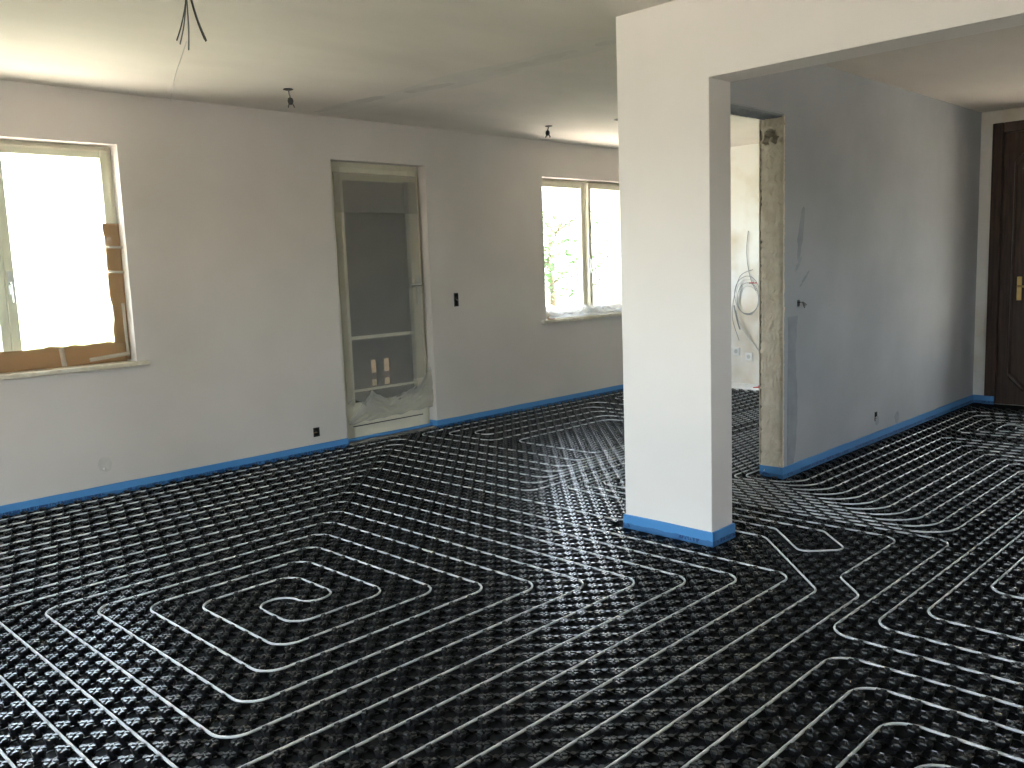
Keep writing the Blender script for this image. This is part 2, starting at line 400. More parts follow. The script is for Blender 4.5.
# plaster repair on the garden wall and a patch round the lower boxes
def disc_patch(cx, cz, r, seed, name, m, parent, y, sgn, d=.002):
    b = MB(); N = 28; v = [(cx, y+sgn*d*1.3, cz)]
    for k in range(N):
        a = 2*math.pi*k/N; rr = r*(1+.25*nz(math.cos(a)*1.3, math.sin(a)*1.3, seed, 1.5))
        v.append((cx+math.cos(a)*rr, y, cz+math.sin(a)*rr))
    for k in range(N):
        a = 2*math.pi*k/N; rr = .82*r*(1+.25*nz(math.cos(a)*1.3, math.sin(a)*1.3, seed, 1.5))
        v.append((cx+math.cos(a)*rr, y+sgn*d, cz+math.sin(a)*rr))
    f = [(0, 1+N+k, 1+N+(k+1) % N) for k in range(N)] + [(1+k, 1+(k+1) % N, 1+N+(k+1) % N, 1+N+k) for k in range(N)]
    b.add(v, f); return b.build(name, m, parent, fix=True)
M['filler'] = noisy(mat('grey_filler', (.50, .49, .46), .9, .2), (.55, .53, .50), (.62, .60, .57), 20, bump=.4)
disc_patch(2.06, .20, .045, 3.1, 'filler_patch', M['filler'], wall_back, 0, -1)
disc_patch(2.055, .17, .012, 1.1, 'filler_lump', M['filler'], wall_back, -.001, -1, .008)
disc_patch(6.64, .12, .045, 4.1, 'filler_patch', M['mortar'], wall_part, GY0, -1, .0012)
disc_patch(6.275, .15, .035, 6.1, 'filler_patch', M['mortar'], wall_part, GY0, -1, .001)

# ceiling filler streaks (dried plaster bands along the board joints)
def streak(x0, y0, x1, y1, w, seed, m='ceiling_fill', lift=.0016):
    b = MB(); v = []; f = []; N = 40
    d = Vector((x1-x0, y1-y0, 0)); n_ = Vector((-d.y, d.x, 0)).normalized()
    for i in range(N+1):
        t = i/N; c = Vector((x0, y0, H-lift))+d*t
        ww = w*(.35+.65*math.sin(math.pi*min(1, max(0, t)))**.5)*(1+.5*nz(seed, 0, t, 5))
        v += [c-n_*ww, c+n_*ww*(1+.3*nz(seed, 3, t, 7))]
    for i in range(N): f.append((2*i, 2*i+2, 2*i+3, 2*i+1))
    b.add(v, f); b.build('filler_streak', M[m], ceiling)
M['ceiling_fill'] = noisy(mat('ceiling_filler', (.55, .53, .49), .9, .2), (.58, .55, .51), (.68, .645, .59), 5, bump=.3)
M['ceiling_band'] = noisy(mat('ceiling_filler_band', (.68, .65, .60), .9, .2), (.655, .62, .57), (.71, .67, .615), 4, bump=.3)
streak(3.83, -.01, 3.84, -2.98, .13, 1, 'ceiling_band', .0008)      # filled seam where a wall stood
streak(3.86, -1.68, 3.84, -2.45, .050, 4); streak(3.80, -1.02, 3.86, -1.42, .055, 6); streak(3.71, -.12, 3.75, -.85, .06, 8); streak(3.85, -2.58, 3.84, -2.96, .05, 9)

# ------------------------------------------------------------------ windows and doors
def rail_frame(b, u0, u1, z0, z1, y0, y1, w, wb=None):
    wb = wb or w
    b.box(u0, u0+w, y0, y1, z0, z1); b.box(u1-w, u1, y0, y1, z0, z1)
    b.box(u0+w, u1-w, y0, y1, z0, z0+wb); b.box(u0+w, u1-w, y0, y1, z1-w, z1)

def make_window(name, W, xm, sashes):
    x0, x1, z0, z1 = W
    b = MB(); rail_frame(b, x0, x1, z0, z1, .11, .18, .035)
    root = tag(b.build(name, M['cream'], bevel=.003), kind='structure')
    for (a, c, ang, handle) in sashes:
        hinge = c if ang else a
        sb = MB(); za, zb = z0+.025, z1-.025
        rail_frame(sb, a-hinge, c-hinge, za, zb, -.025, .03, .052, .06)
        s = sb.build('sash', M['cream'], root, bevel=.004)
        s.location = (hinge, .115, 0); s.rotation_euler.z = ang
        g = MB(); g.box(a-hinge+.045, c-hinge-.045, .0, .006, za+.05, zb-.045)
        g.build('pane', M['glass'], s)
        if handle is not None:
            hx, hz = handle
            hb = MB(); hb.box(hx-hinge-.014, hx-hinge+.014, -.036, -.024, hz-.07, hz+.07)
            hb.tube([(hx-hinge, -.03, hz), (hx-hinge, -.07, hz), (hx-hinge, -.075, hz-.02), (hx-hinge, -.075, hz-.11)], .009)
            hb.build('handle', M['metal'], s)
    return root
w1 = make_window('window_1', W1, 1.634, [(.975, 1.634, 0, None), (1.634, 2.293, 0, (1.66, 1.35))])
w2 = make_window('window_2', W2, 6.93, [(6.239, 6.93, 0, None), (6.93, 7.595, math.radians(4), (6.955, 1.32))])
def sill(name, x0, x1, z, m):
    b = MB(); b.box(x0-.07, x1+.07, -.035, .11, z-.028, z)
    return tag(b.build(name, m, bevel=.004), kind='structure')
sill('trim_1', W1[0], W1[1], W1[2]+.003, M['sill']); sill('trim_2', W2[0], W2[1], W2[2]+.003, M['sill'])

# garden door: frame, glazed leaf with a low solid panel
b = MB(); x0, x1, z0, z1 = D1
b.box(x0, x0+.05, .10, .18, 0.02, z1); b.box(x1-.05, x1, .10, .18, 0.02, z1); b.box(x0+.05, x1-.05, .10, .18, z1-.05, z1)
door1 = tag(b.build('door_1', M['cream'], bevel=.004), kind='structure')
lf = MB(); rail_frame(lf, x0+.04, x1-.04, .035, z1-.04, .075, .135, .085, .27)
leaf = lf.build('door_leaf', M['cream'], door1, bevel=.005)
bd = MB()
for (a, c, za, zb) in ((x0+.12, x1-.12, .30, .318), (x0+.12, x1-.12, z1-.14, z1-.122), (x0+.12, x0+.138, .30, z1-.122), (x1-.138, x1-.12, .30, z1-.122)):
    bd.box(a, c, .066, .08, za, zb)
bd.build('glazing_bead', M['cream'], leaf)
g = MB(); g.box(x0+.12, x1-.12, .10, .106, .29, z1-.12); g.build('pane', M['glass'], leaf)
g = MB(); g.box(x0+.125, x1-.125, .083, .098, .815, .84); g.build('glazing_bar', M['cream'], leaf)
g = MB(); g.box(x0+.125, x1-.125, .083, .098, .40, .418); g.build('glazing_bar', M['cream'], leaf)
g = MB(); g.box(x0+.11, x1-.09, .0735, .0765, .128, .136); g.build('panel_groove', M['dark_box'], leaf)
hb = MB(); hb.box(x1-.10, x1-.068, .062, .075, 1.06, 1.30)
hp = hb.build('handle_plate', M['metal'], leaf, bevel=.003)
hb = MB(); hb.tube([(x1-.084, .07, 1.22), (x1-.084, .03, 1.22), (x1-.095, .022, 1.22), (x1-.19, .022, 1.215)], .009)
hb.build('handle', M['metal'], hp)
b = MB(); b.box(x0, x1, .0, .34, -.03, .022); tag(b.build('trim_3', M['threshold'], bevel=.004), kind='structure')
b = MB(); b.box(x0+.05, x1-.05, .062, .10, .022, .036); tag(b.build('trim_4', M['metal']), kind='structure')

# entrance door of dark wood in the hall end wall
DY0, DY1, DZ = -4.18, -3.222, 2.384
b = MB()
for (ya, yb, za, zb) in ((DY1-.085, DY1, 0, DZ), (DY0, DY0+.085, 0, DZ), (DY0+.085, DY1-.085, DZ-.085, DZ)):
    b.box(XR-.02, XR+.14, ya, yb, za, zb)
door2 = tag(b.build('door_2', M['wood'], bevel=.006), kind='structure')
b = MB()
for (ya, yb, za, zb) in ((-3.85, DY1-.08, -.028, DZ-.08), (DY0+.08, -4.05, -.028, DZ-.08), (-4.05, -3.85, -.028, .45), (-4.05, -3.85, 2.15, DZ-.08)):
    b.box(XR+.03, XR+.08, ya, yb, za, zb)
leaf2 = b.build('door_leaf', M['wood'], door2)
g = MB(); g.box(XR+.05, XR+.056, -4.05, -3.85, .45, 2.15); g.build('pane', M['glass'], leaf2)  # narrow glass slot, added to bring light into the hall end
def moulding(parent, ya, yb, za, zb, ch, name='panel_moulding'):
    pts = [(ya, za+ch), (ya+ch, za), (yb-ch, za), (yb, za+ch), (yb, zb-ch), (yb-ch, zb), (ya+ch, zb), (ya, zb-ch)]
    b = MB(); N = len(pts); cy, cz = (ya+yb)/2, (za+zb)/2
    v = []
    for q in range(N):
        y, z = pts[q]
        iy, iz = y+(cy-y)*.12, z+(cz-z)*.05
        v += [(XR+.031, y, z), (XR+.012, y+(iy-y)*.3, z+(iz-z)*.3), (XR+.018, y+(iy-y)*.7, z+(iz-z)*.7), (XR+.031, iy, iz)]
    f = []
    for q in range(N):
        for k in range(3): f.append((q*4+k, q*4+k+1, ((q+1) % N)*4+k+1, ((q+1) % N)*4+k))
    b.add(v, f); return b.build(name, M['wood'], parent, fix=True)
moulding(leaf2, DY0+.36, DY1-.165, .12, DZ-.2, .12)
b = MB(); b.box(XR+.018, XR+.032, -3.475, -3.44, .90, 1.10); hp = b.build('handle_plate', M['brass'], leaf2, bevel=.003)
b = MB(); b.tube([(XR+.02, -3.458, 1.02), (XR-.025, -3.458, 1.02), (XR-.032, -3.47, 1.02), (XR-.032, -3.57, 1.015)], .009); b.build('handle', M['brass'], hp)
# unseen windows in the front and left walls, added for fill light
def plain_glazing(name, org, eu, u0, u1, z0, z1, n):
    org = Vector(org); eu = Vector(eu); en = Vector((eu.y, -eu.x, 0)); b = MB()
    def bar(ua, ub, za, zb):
        b.obox(org+eu*(ua+ub)/2+Vector((0, 0, (za+zb)/2)), eu, en, (0, 0, 1), (ub-ua)/2, .035, (zb-za)/2)
    bar(u0, u1, z0, z0+.07); bar(u0, u1, z1-.07, z1)
    for k in range(n+1):
        u = u0+.035+(u1-u0-.07)*k/n; bar(u-.035, u+.035, z0+.07, z1-.07)
    r = tag(b.build(name, M['white_plastic']), kind='structure')
    for k in range(n):
        a = u0+.07+(u1-u0-.07)*k/n; c = a+(u1-u0-.07)/n-.07
        g = MB(); g.obox(org+eu*(a+c)/2+Vector((0, 0, (z0+z1)/2)), eu, en, (0, 0, 1), (c-a)/2, .004, (z1-z0)/2-.07)
        g.build('pane', M['glass'], r)
plain_glazing('fill_window_front', (0, YF-.15, 0), (1, 0, 0), 4.5, 5.3, 1.25, 2.10, 1)
plain_glazing('fill_window_left', (XL-.17, 0, 0), (0, 1, 0), -4.5, -2.5, .15, 2.25, 2)

# ------------------------------------------------------------------ heating pipes in the groove raster
G = .05
def gx(i): return .032 + G*i
def gy(j): return -.03 - G*j
ZP, RP = .0146, .0046
def rounded(pts, rad):
    """pts in raster units -> xyz polyline with rounded corners"""
    P = [Vector((gx(i), gy(j), ZP)) for i, j in pts]
    out = [P[0]]
    for k in range(1, len(P)-1):
        a, c, d = P[k-1], P[k], P[k+1]
        r = rad[k] if isinstance(rad, dict) and k in rad else (rad.get('r', .085) if isinstance(rad, dict) else rad)
        v0 = (a-c); v1 = (d-c); l0 = v0.length; l1 = v1.length; v0.normalize(); v1.normalize()
        ang = v0.angle(v1); t = r/math.tan(ang/2); t = min(t, l0*.48, l1*.48); r = t*math.tan(ang/2)
        s = c+v0*t; e = c+v1*t
        cen = c+(v0+v1).normalized()*(r/math.sin(ang/2))
        va = s-cen; vb = e-cen; tot = va.angle(vb); N = 9
        ax = va.cross(vb).normalized()
        for q in range(N+1):
            out.append(cen + Matrix.Rotation(tot*q/N, 3, ax) @ va)
    out.append(P[-1])
    return out
PATHS = []
def pipe(label, pts, rad=.085, group='heating pipes clipped into the stud mat'):
    poly = rounded(pts, rad)
    # long straights get points every 0.4 m with a hair of sag
    fine = [poly[0]]
    for a, c in zip(poly, poly[1:]):
        n = max(1, int((c-a).length/.5))
        for k in range(1, n+1): fine.append(a+(c-a)*k/n)
    b = MB(); b.tube(fine, RP, 8)
    o = b.build('heating_pipe', M['pipe'], smooth=True)
    tag(o, label, 'pipe', group); PATHS.append([(q.x, q.y) for q in fine])
    return o
XE = 159
# the spiral in the foreground: one pipe winding in and out again
arm1 = [(39,52),(39,45),(30,45),(30,58),(45,58),(45,39),(24,39),(24,64),(51,64),(51,33),(18,33),(18,70),(57,70),(57,27),(12,27),(12,76),
        (63,76),(63,21),(6,21),(6,82),(64,82),(74,72),(74,58.3),(70,58.3),(70,16),(0,16),(0,88),(54,88),(54,128)]
arm2 = [(33,49),(33,55),(42,55),(42,42),(27,42),(27,61),(48,61),(48,36),(21,36),(21,67),(54,67),(54,30),(15,30),(15,73),(60,73),(60,24),
        (9,24),(9,79),(66,79),(66,18),(3,18),(3,85),(65,85),(68,82),(81,82),(81,46),(XE,46)]
pipe('white pipe wound into the big double spiral with a curled centre', list(reversed(arm2)) + [(36,49),(36,52)] + arm1)
pipe('white pipe of the second loop outside the big spiral', [(XE,42),(73,42),(73,13),(-3,13),(-3,91),(51,91),(51,128)])
pipe('white pipe of the third loop outside the big spiral', [(XE,40),(76,40),(76,10),(-6,10),(-6,94),(48,94),(48,128)])
pipe('white pipe of the fourth loop outside the big spiral, innermost bend at the lower edge', [(XE,39),(79,39),(79,7),(-9,7),(-9,97),(45,97),(45,128)])
pipe('white pipe second from the blue strip under the left window', [(XE,38),(82,38),(82,5),(-12,5),(-12,115)])
pipe('white pipe nearest the blue strip under the left window', [(XE,37),(85,37),(85,2),(-15,2),(-15,115)])
pipe('white pipe bending just right of the garden door and following the wall', [(XE,36),(89,36),(89,2),(XE,2)])
pipe('white pipe with the second bend right of the garden door', [(XE,25),(131,25),(131,5),(92,5),(92,16),(120,16),(120,31),(XE,31)], .1)
pipe('white pipe with a narrow hairpin right of the garden door', [(XE,27),(126,27),(126,8),(95,8),(95,12),(123,12),(123,29),(XE,29)], .1)
pipe('white pipe framing the shiny stud field below the far window', [(XE,35),(94,35),(94,19),(117,19),(117,33),(XE,33)], .1)
pipe('white pipe cornering under the far window beside the pillar', [(XE,23),(136,23),(136,5),(XE,5)])
pipe('white pipe in a slanted closed hook right of the pillar foot', [(XE,44),(77,44),(77,71.5),(72,76.5),(75,79.5),(79,75.5),(79,45),(XE,45)], .05)
pipe('white pipe running from the passage then along the hook and off the lower right edge', [(XE,47),(83,47),(83,86),(57,86),(57,128)])
hall_end = {85: 114, 83: 116, 81: 119, 79: 121, 77: 123, 75: 125, 73: 127, 71: 129, 69: 131, 67: 152, 65: 155}
ordn = ['first', 'second', 'third', 'fourth', 'fifth', 'sixth', 'seventh', 'eighth', 'ninth', 'tenth', 'eleventh']
for k in range(11):
    i = 94-k; j = 65+2*k
    pipe('%s pipe along the grey hall wall, counted from the wall' % ordn[k],
         [(XE, 58-k), (i, 58-k), (i, j), (hall_end[j], j), (hall_end[j], 128)], {'r': .07, 2: .19}, 'parallel pipes along the hall wall')
for k, (a, c, y) in enumerate(((136, 149, 69), (138, 147, 71), (140, 146, 73), (142, 145, 75))):
    pipe('%s pipe bend before the dark entrance door, counted from the door' % ordn[k], [(a, 128), (a, y), (c, y), (c, 128)], .06, 'pipe bends before the entrance door')
for k, (a, y, c) in enumerate(((60, 88, 111), (64, 90, 109), (72, 92, 107))):
    pipe('%s of three pipes cornering at the right edge, counted from the pillar' % ordn[k], [(a, 128), (a, y), (c, y), (c, 128)], .085, 'pipes cornering at the right edge')

# ------------------------------------------------------------------ studded mat
mat_root = empty('studded_floor_mat', (0, 0, 0))
tag(mat_root, 'black moulded stud mat covering the whole floor under the pipes', 'floor mat')
sb = MB(); sb.box(XL, XR, YF, 0, -.03, 0)
sheet = sb.build('sheet', M['sheet'], mat_root)
def big_stud():
    v = []; f = []
    N = 8
    def ring(r, z, off=math.pi/8):
        b0 = len(v)
        for k in range(N):
            a = 2*math.pi*k/N+off; v.append((r*math.cos(a), r*math.sin(a), z))
        return b0
    r0 = ring(.0165, 0); r1 = ring(.0212, .0165); r2_ = ring(.0065, .0170); v.append((0, 0, .008)); c = len(v)-1
    for k in range(N):
        q = (k+1) % N
        f.append((r0+k, r0+q, r1+q, r1+k)); f.append((r1+k, r1+q, r2_+q, r2_+k)); f.append((r2_+k, r2_+q, c))
    for s in range(4):                                   # four raised lugs, facing the grooves
        a = s*math.pi/2; ca, sa = math.cos(a), math.sin(a)
        b0 = len(v)
        for (x, y, z) in ((.0068, -.0042, .0155), (.0188, -.0098, .0155), (.0188, .0098, .0155), (.0068, .0042, .0155),
                          (.0076, -.0034, .0212), (.0178, -.0084, .0212), (.0178, .0084, .0212), (.0076, .0034, .0212)):
            v.append((x*ca-y*sa, x*sa+y*ca, z))
        for fc in ((4,5,6,7),(0,1,5,4),(1,2,6,5),(2,3,7,6),(3,0,4,7)): f.append(tuple(b0+i for i in fc))
    return np.array(v), f
def small_stud():
    v = []; f = []; N = 6
    for r, z in ((.0115, 0), (.0095, .0065)):
        for k in range(N):
            a = 2*math.pi*k/N; v.append((r*math.cos(a), r*math.sin(a), z))
    for k in range(N):
        q = (k+1) % N; f.append((k, q, N+q, N+k))
    f.append(tuple(N+k for k in range(N)))
    # two low webs towards the neighbouring studs
    for a in (0, math.pi/2):
        ca, sa = math.cos(a), math.sin(a); b0 = len(v)
        for (x, y, z) in ((-.036, -.0022, 0), (.036, -.0022, 0), (.036, .0022, 0), (-.036, .0022, 0), (-.034, -.0012, .0022), (.034, -.0012, .0022), (.034, .0012, .0022), (-.034, .0012, .0022)):
            v.append((x*ca-y*sa, x*sa+y*ca, z))
        for fc in ((4,5,6,7),(0,1,5,4),(2,3,7,6)): f.append(tuple(b0+i for i in fc))
    return np.array(v), f
# raster sites in front of the camera (with a wide margin round the frame)
mm, nn = np.meshgrid(np.arange(-40, 160), np.arange(0, 135), indexing='ij')
mm = mm.ravel(); nn = nn.ravel()
sx_ = .057+.05*mm; sy_ = -.055-.05*nn
d = np.stack([sx_-CAM_POS.x, sy_-CAM_POS.y, np.full(sx_.shape, -CAM_POS.z)], 1)
zc = d @ np.array(fw); uc = (d @ np.array(r2))/np.maximum(zc, .05)*F_PX+512; vc = 384-(d @ np.array(u2))/np.maximum(zc, .05)*F_PX
keep = (zc > .4) & (uc > -420) & (uc < 1500) & (vc < 1150)
keep &= ~((sx_ > PX0-.035) & (sx_ < PX1+.035) & (sy_ > PY1-.035) & (sy_ < PY0+.035))
keep &= ~((sx_ > GX0-.03) & (sy_ > GY0-.035) & (sy_ < GY1+.035))
keep &= (sx_ < XR-.03) & (sy_ < -.03)
keep &= ~((sx_ > 7.97) & (sy_ > GY1))
keep &= ~((sx_ > XR-.05) & (sy_ > -4.2))
mm, nn, sx_, sy_, uc, vc, zc = [a[keep] for a in (mm, nn, sx_, sy_, uc, vc, zc)]
dist = np.full(sx_.shape, 9.0)
for path in PATHS:
    for (ax_, ay_), (bx_, by_) in zip(path, path[1:]):
        dx, dy = bx_-ax_, by_-ay_; L2 = dx*dx+dy*dy
        if L2 < 1e-9: continue
        near = (sx_ > min(ax_, bx_)-.06) & (sx_ < max(ax_, bx_)+.06) & (sy_ > min(ay_, by_)-.06) & (sy_ < max(ay_, by_)+.06)
        idx = np.nonzero(near)[0]
        if not len(idx): continue
        t = np.clip(((sx_[idx]-ax_)*dx+(sy_[idx]-ay_)*dy)/L2, 0, 1)
        dist[idx] = np.minimum(dist[idx], np.hypot(sx_[idx]-ax_-t*dx, sy_[idx]-ay_-t*dy))
big = ((mm+nn) % 2 == 0)
big_i = np.nonzero(big & (dist > .0225))[0]; small_i = np.nonzero(~big & (dist > .019))[0]
def scatter(name, proto, idx, parent):
    pv, pf = proto
    v = (pv[None] + np.stack([sx_[idx], sy_[idx], np.zeros(len(idx))], 1)[:, None]).reshape(-1, 3)
    k = len(pv); nloop = sum(len(q) for q in pf)
    loops = np.concatenate([np.array(q) for q in pf]); starts = np.cumsum([0]+[len(q) for q in pf[:-1]]); tot = np.array([len(q) for q in pf])
    n_ = len(idx)
    L = (loops[None]+(np.arange(n_)*k)[:, None]).ravel(); S_ = (starts[None]+(np.arange(n_)*nloop)[:, None]).ravel(); T = np.tile(tot, n_)
    me = bpy.data.meshes.new(name)
    me.vertices.add(len(v)); me.vertices.foreach_set('co', v.ravel().astype(np.float32))
    me.loops.add(len(L)); me.loops.foreach_set('vertex_index', L.astype(np.int32))
    me.polygons.add(len(S_)); me.polygons.foreach_set('loop_start', S_.astype(np.int32))
    me.polygons.foreach_set('use_smooth', np.zeros(len(S_), dtype=bool)); me.update(calc_edges=True); me.validate()
    o = bpy.data.objects.new(name, me); COL.objects.link(o); me.materials.append(M['black']); o.parent = parent
    return o
inframe = [i for i in big_i if 12 < uc[i] < 1012 and 400 < vc[i] < 756]
near300 = sorted(inframe, key=lambda i: zc[i])[:290]
rest = np.array(sorted(set(big_i.tolist()) - set(near300)))
pv, pf = big_stud()
stud_me = bpy.data.meshes.new('stud'); stud_me.from_pydata([tuple(q) for q in pv], [], pf); stud_me.update(); stud_me.materials.append(M['black'])
for i in near300:
    o = bpy.data.objects.new('stud', stud_me); COL.objects.link(o); o.parent = mat_root; o.location = (sx_[i], sy_[i], 0)
tag(scatter('studs', big_stud(), rest, mat_root), kind='stuff')
tag(scatter('small_studs', small_stud(), small_i, mat_root), kind='stuff')

# bare white board left along the far wall of the room behind the opening
b = MB(); b.box(7.985, XR-.001, -2.0, -.02, 0, .026)
tag(b.build('insulation_board', M['white_foam'], bevel=.004), 'white insulation board left bare on the floor below the hanging wires', 'board')
b = MB()
rp = [(8.02, -1.24), (8.10, -1.20), (8.06, -1.14), (8.16, -1.17), (8.20, -1.12)]
b.tube([(x, y, .030) for x, y in rp], .005, 6)
tag(b.build('red_cord', M['red'], smooth=True), 'short red cord lying on the white board beyond the opening', 'cord')

# ------------------------------------------------------------------ blue foam edge strips
def strip(label, pts, h=.069, t=.009, group='blue edge strips along the walls', wav=.0015):
    """pts: plan polyline on the wall face; the strip stands on the room side (left of travel)"""
    b = MB(); P = [Vector((x, y, 0)) for x, y in pts]
    fine = []
    for k in range(len(P)-1):
        n_ = max(1, int((P[k+1]-P[k]).length/.12))
        for q in range(n_): fine.append((P[k]+(P[k+1]-P[k])*q/n_, q == 0))
    fine.append((P[-1], True))
    v = []; N = len(fine)
    for i, (q, corner) in enumerate(fine):
        t0 = (fine[i][0]-fine[i-1][0]).normalized() if i > 0 else None
        t1 = (fine[i+1][0]-fine[i][0]).normalized() if i < N-1 else None
        t0 = t0 or t1; t1 = t1 or t0
        n0 = Vector((-t0.y, t0.x, 0)); n1 = Vector((-t1.y, t1.x, 0)); m = (n0+n1).normalized(); s = 1/max(.3, m.dot(n0))
        off = t+wav*nz(q.x, q.y, 1, 5) if not corner else t
        hh = h+.004*nz(q.x, q.y, 7, 3)
        a = q + m*s*.0005; c = q + m*s*off
        v += [(a.x, a.y, -.001), (c.x+m.x*s*.002, c.y+m.y*s*.002, -.001), (c.x, c.y, hh), (a.x, a.y, hh+.001)]
    f = []
    for i in range(N-1):
        for k in range(4):
            f.append((i*4+k, i*4+(k+1) % 4, (i+1)*4+(k+1) % 4, (i+1)*4+k))
    f += [(0, 1, 2, 3), (4*(N-1)+3, 4*(N-1)+2, 4*(N-1)+1, 4*(N-1))]
    b.add(v, f); o = b.build('edge_strip', M['strip'], fix=True)
    return tag(o, label, 'edge strip', group)
strip('blue foam edge strip from the left window to the garden door', [(3.886, 0), (XL, 0)])
strip('blue foam edge strip from the garden door to behind the pillar', [(XR, 0), (4.801, 0)])
strip('short blue foam edge strip turned into the right reveal of the garden door', [(4.801, -.009), (4.801, .085)])
strip('dark blue foam edge strip lying across the garden door threshold', [(4.80, .060), (3.886, .060)], h=.045)
strip('bright blue foam edge strip wrapped round the pillar foot', [(PX1, PY0), (PX0, PY0), (PX0, PY1), (PX1, PY1), (PX1, PY0)][::-1])
strip('blue foam edge strip along the foot of the grey hall wall', [(GX0-.013, GY0), (XR, GY0)][::-1])
strip('short blue foam edge strip across the broken wall end', [(GX0-.004, GY0-.009), (GX0-.004, GY1)][::-1])
strip('short blue foam edge strip in the corner beside the dark door', [(XR, GY0-.008), (XR, DY1+.001), (XR-.022, DY1+.001), (XR-.022, DY1-.085)][::-1])

# ------------------------------------------------------------------ masking on windows and door
def sheet_obj(name, fn, nu, nv, m, label, cat, parent=None, solid=.0006, smooth=True):
    b = MB(); b.sheet(fn, nu, nv); o = b.build(name, m, parent, smooth=smooth, solid=solid)
    if label: tag(o, label, cat)
    return o
# brown paper round the lower right corner of the left window
def paper_bottom(u, v):
    x = 1.0+u*1.285; z = .832+v*(.125+.02*nz(x, 0, 0, 4)+.012*nz(x, 2, 0, 15))
    return (x, .068-.012*v+.006*nz(x, z, 0, 12), z)
mp_ = empty('masking_paper', (1.6, .07, .832))
tag(mp_, 'brown masking paper taped round the lower right of the left window', 'masking paper')
def child_sheet(name, fn, nu, nv, m, parent, loc):
    L = Vector(loc); return sheet_obj(name, lambda u, v: Vector(fn(u, v))-L, nu, nv, m, None, None, parent)
child_sheet('paper_band', paper_bottom, 60, 6, M['paper'], mp_, mp_.location)
def paper_side(u, v):
    z = .84+v*.86; x = 2.312-u*(.095+.02*nz(0, 1, z, 4)+.01*nz(0, 3, z, 14))
    return (x, .072-.004*u+.006*nz(x, z, 4, 12), z)
child_sheet('paper_side', paper_side, 6, 50, M['paper'], mp_, mp_.location)
def tape_strip(x0, z0, x1, z1, w, parent, y=.052):
    a = Vector((x0, y, z0)); c = Vector((x1, y, z1)); d_ = (c-a).normalized(); n_ = Vector((-d_.z, 0, d_.x))
    fn = lambda u, v: a+(c-a)*u+n_*(v-.5)*w+Vector((0, .003*nz(u*3, v, x0, 3), 0))
    child_sheet('tape', fn, 8, 2, M['tape_clear'], parent, parent.location)
tape_strip(2.20, 1.555, 2.315, 1.55, .016, mp_); tape_strip(2.19, 1.40, 2.312, 1.395, .016, mp_)
tape_strip(1.90, .835, 1.89, .95, .03, mp_); tape_strip(2.05, .86, 2.30, .88, .025, mp_); tape_strip(2.29, .86, 2.285, 1.2, .02, mp_)
# clear plastic film over the left window
sheet_obj('plastic_film', lambda u, v: (1.0+u*1.29,   .036+.006*nz(u*3, v*3, 1, 2), .93+v*1.2), 30, 30, M['glass'],
          'clear plastic film stretched over the left window', 'plastic film')
# plastic sheet on the garden door, gathered in folds at its lower edge
def door_sheet(u, v):
    x = 3.935+u*.82
    low = .27+.06*math.sin(u*9+1)+.05*nz(u*4, 0, 2, 1.5)
    z = low+(2.10-low)*v
    fold = max(0, 1-v*4.5)
    y = .058-.03*fold*abs(nz(u*7, v*9, 3, 1.3))-.006*nz(u*3, v*6, 1, 1.5)-.02*fold*fold
    return (x+.01*nz(u*5, v*5, 8, 1), y, z)
pfd = sheet_obj('plastic_sheet', door_sheet, 70, 90, M['plastic'], 'hazy plastic sheet taped over the glazed garden door', 'plastic sheet')
def gather(u, v):
    x = 3.93+u*.86
    K = ((0, .19), (.28, .40), (.46, .31), (.60, .345), (.84, .39), (1, .53))
    top = .3
    for (ua, za), (ub, zb) in zip(K, K[1:]):
        if ua <= u <= ub: top = za+(zb-za)*(u-ua)/(ub-ua)
    top += .012*nz(u*20, 0, 1, 1); low = .160+.03*u+.012*nz(u*9, 0, 4, 1)
    z = low+(top-low)*v
    y = .038-.030*math.sin(v*math.pi)*(.55+.6*nz(u*6+v*4, v*2, 1, 1.2))-.016*abs(nz(u*11-v*7, v*3, 5, 1))
    return (x, y, z)
sheet_obj('plastic_gather', gather, 110, 22, M['gather'], None, None, pfd, solid=0)
sheet_obj('plastic_overlap', lambda u, v: (3.94+u*.80, .044-.004*nz(u*4, v*3, 2, 1), 1.80+.01*nz(u*3, 0, 1, 1)+v*.30), 30, 14, M['plastic'], None, None, pfd, solid=0)
sheet_obj('plastic_overlap', lambda u, v: (4.585+.01*nz(0, v*4, 5, 1)+u*.14, .040-.004*nz(u*4, v*3, 7, 1), .45+v*1.6), 10, 40, M['plastic'], None, None, pfd, solid=0)
# crumpled plastic on the sill of the far window
def bundle(u, v):
    x = 6.225+u*1.36; a = v*math.pi
    h_ = .075+.045*nz(u*6, 0, 1, 1)+.02*nz(u*15, v*4, 2, 1)
    return (x, .10-.155*math.sin(a*.62)*(.85+.3*nz(u*5, v*2, 3, 1.5))-.02*nz(u*18, v*8, 1, 1) if v < .98 else .06,
            .828+max(0, h_*1.45*(1-v)**.6*(1+.5*nz(u*13, v*7, 4, 1))) - (.012*v if u > .55 else 0))
sheet_obj('crumpled_plastic', bundle, 130, 22, M['crumple'], 'crumpled clear plastic sheet lying on the far window sill', 'plastic sheet', solid=0)
b = MB(); b.box(6.23, 6.33, -.012, .0, .828, .858)
tag(b.build('paper_scrap', M['kraft'], bevel=.003), 'small brown paper scrap at the left end of the far sill', 'paper')

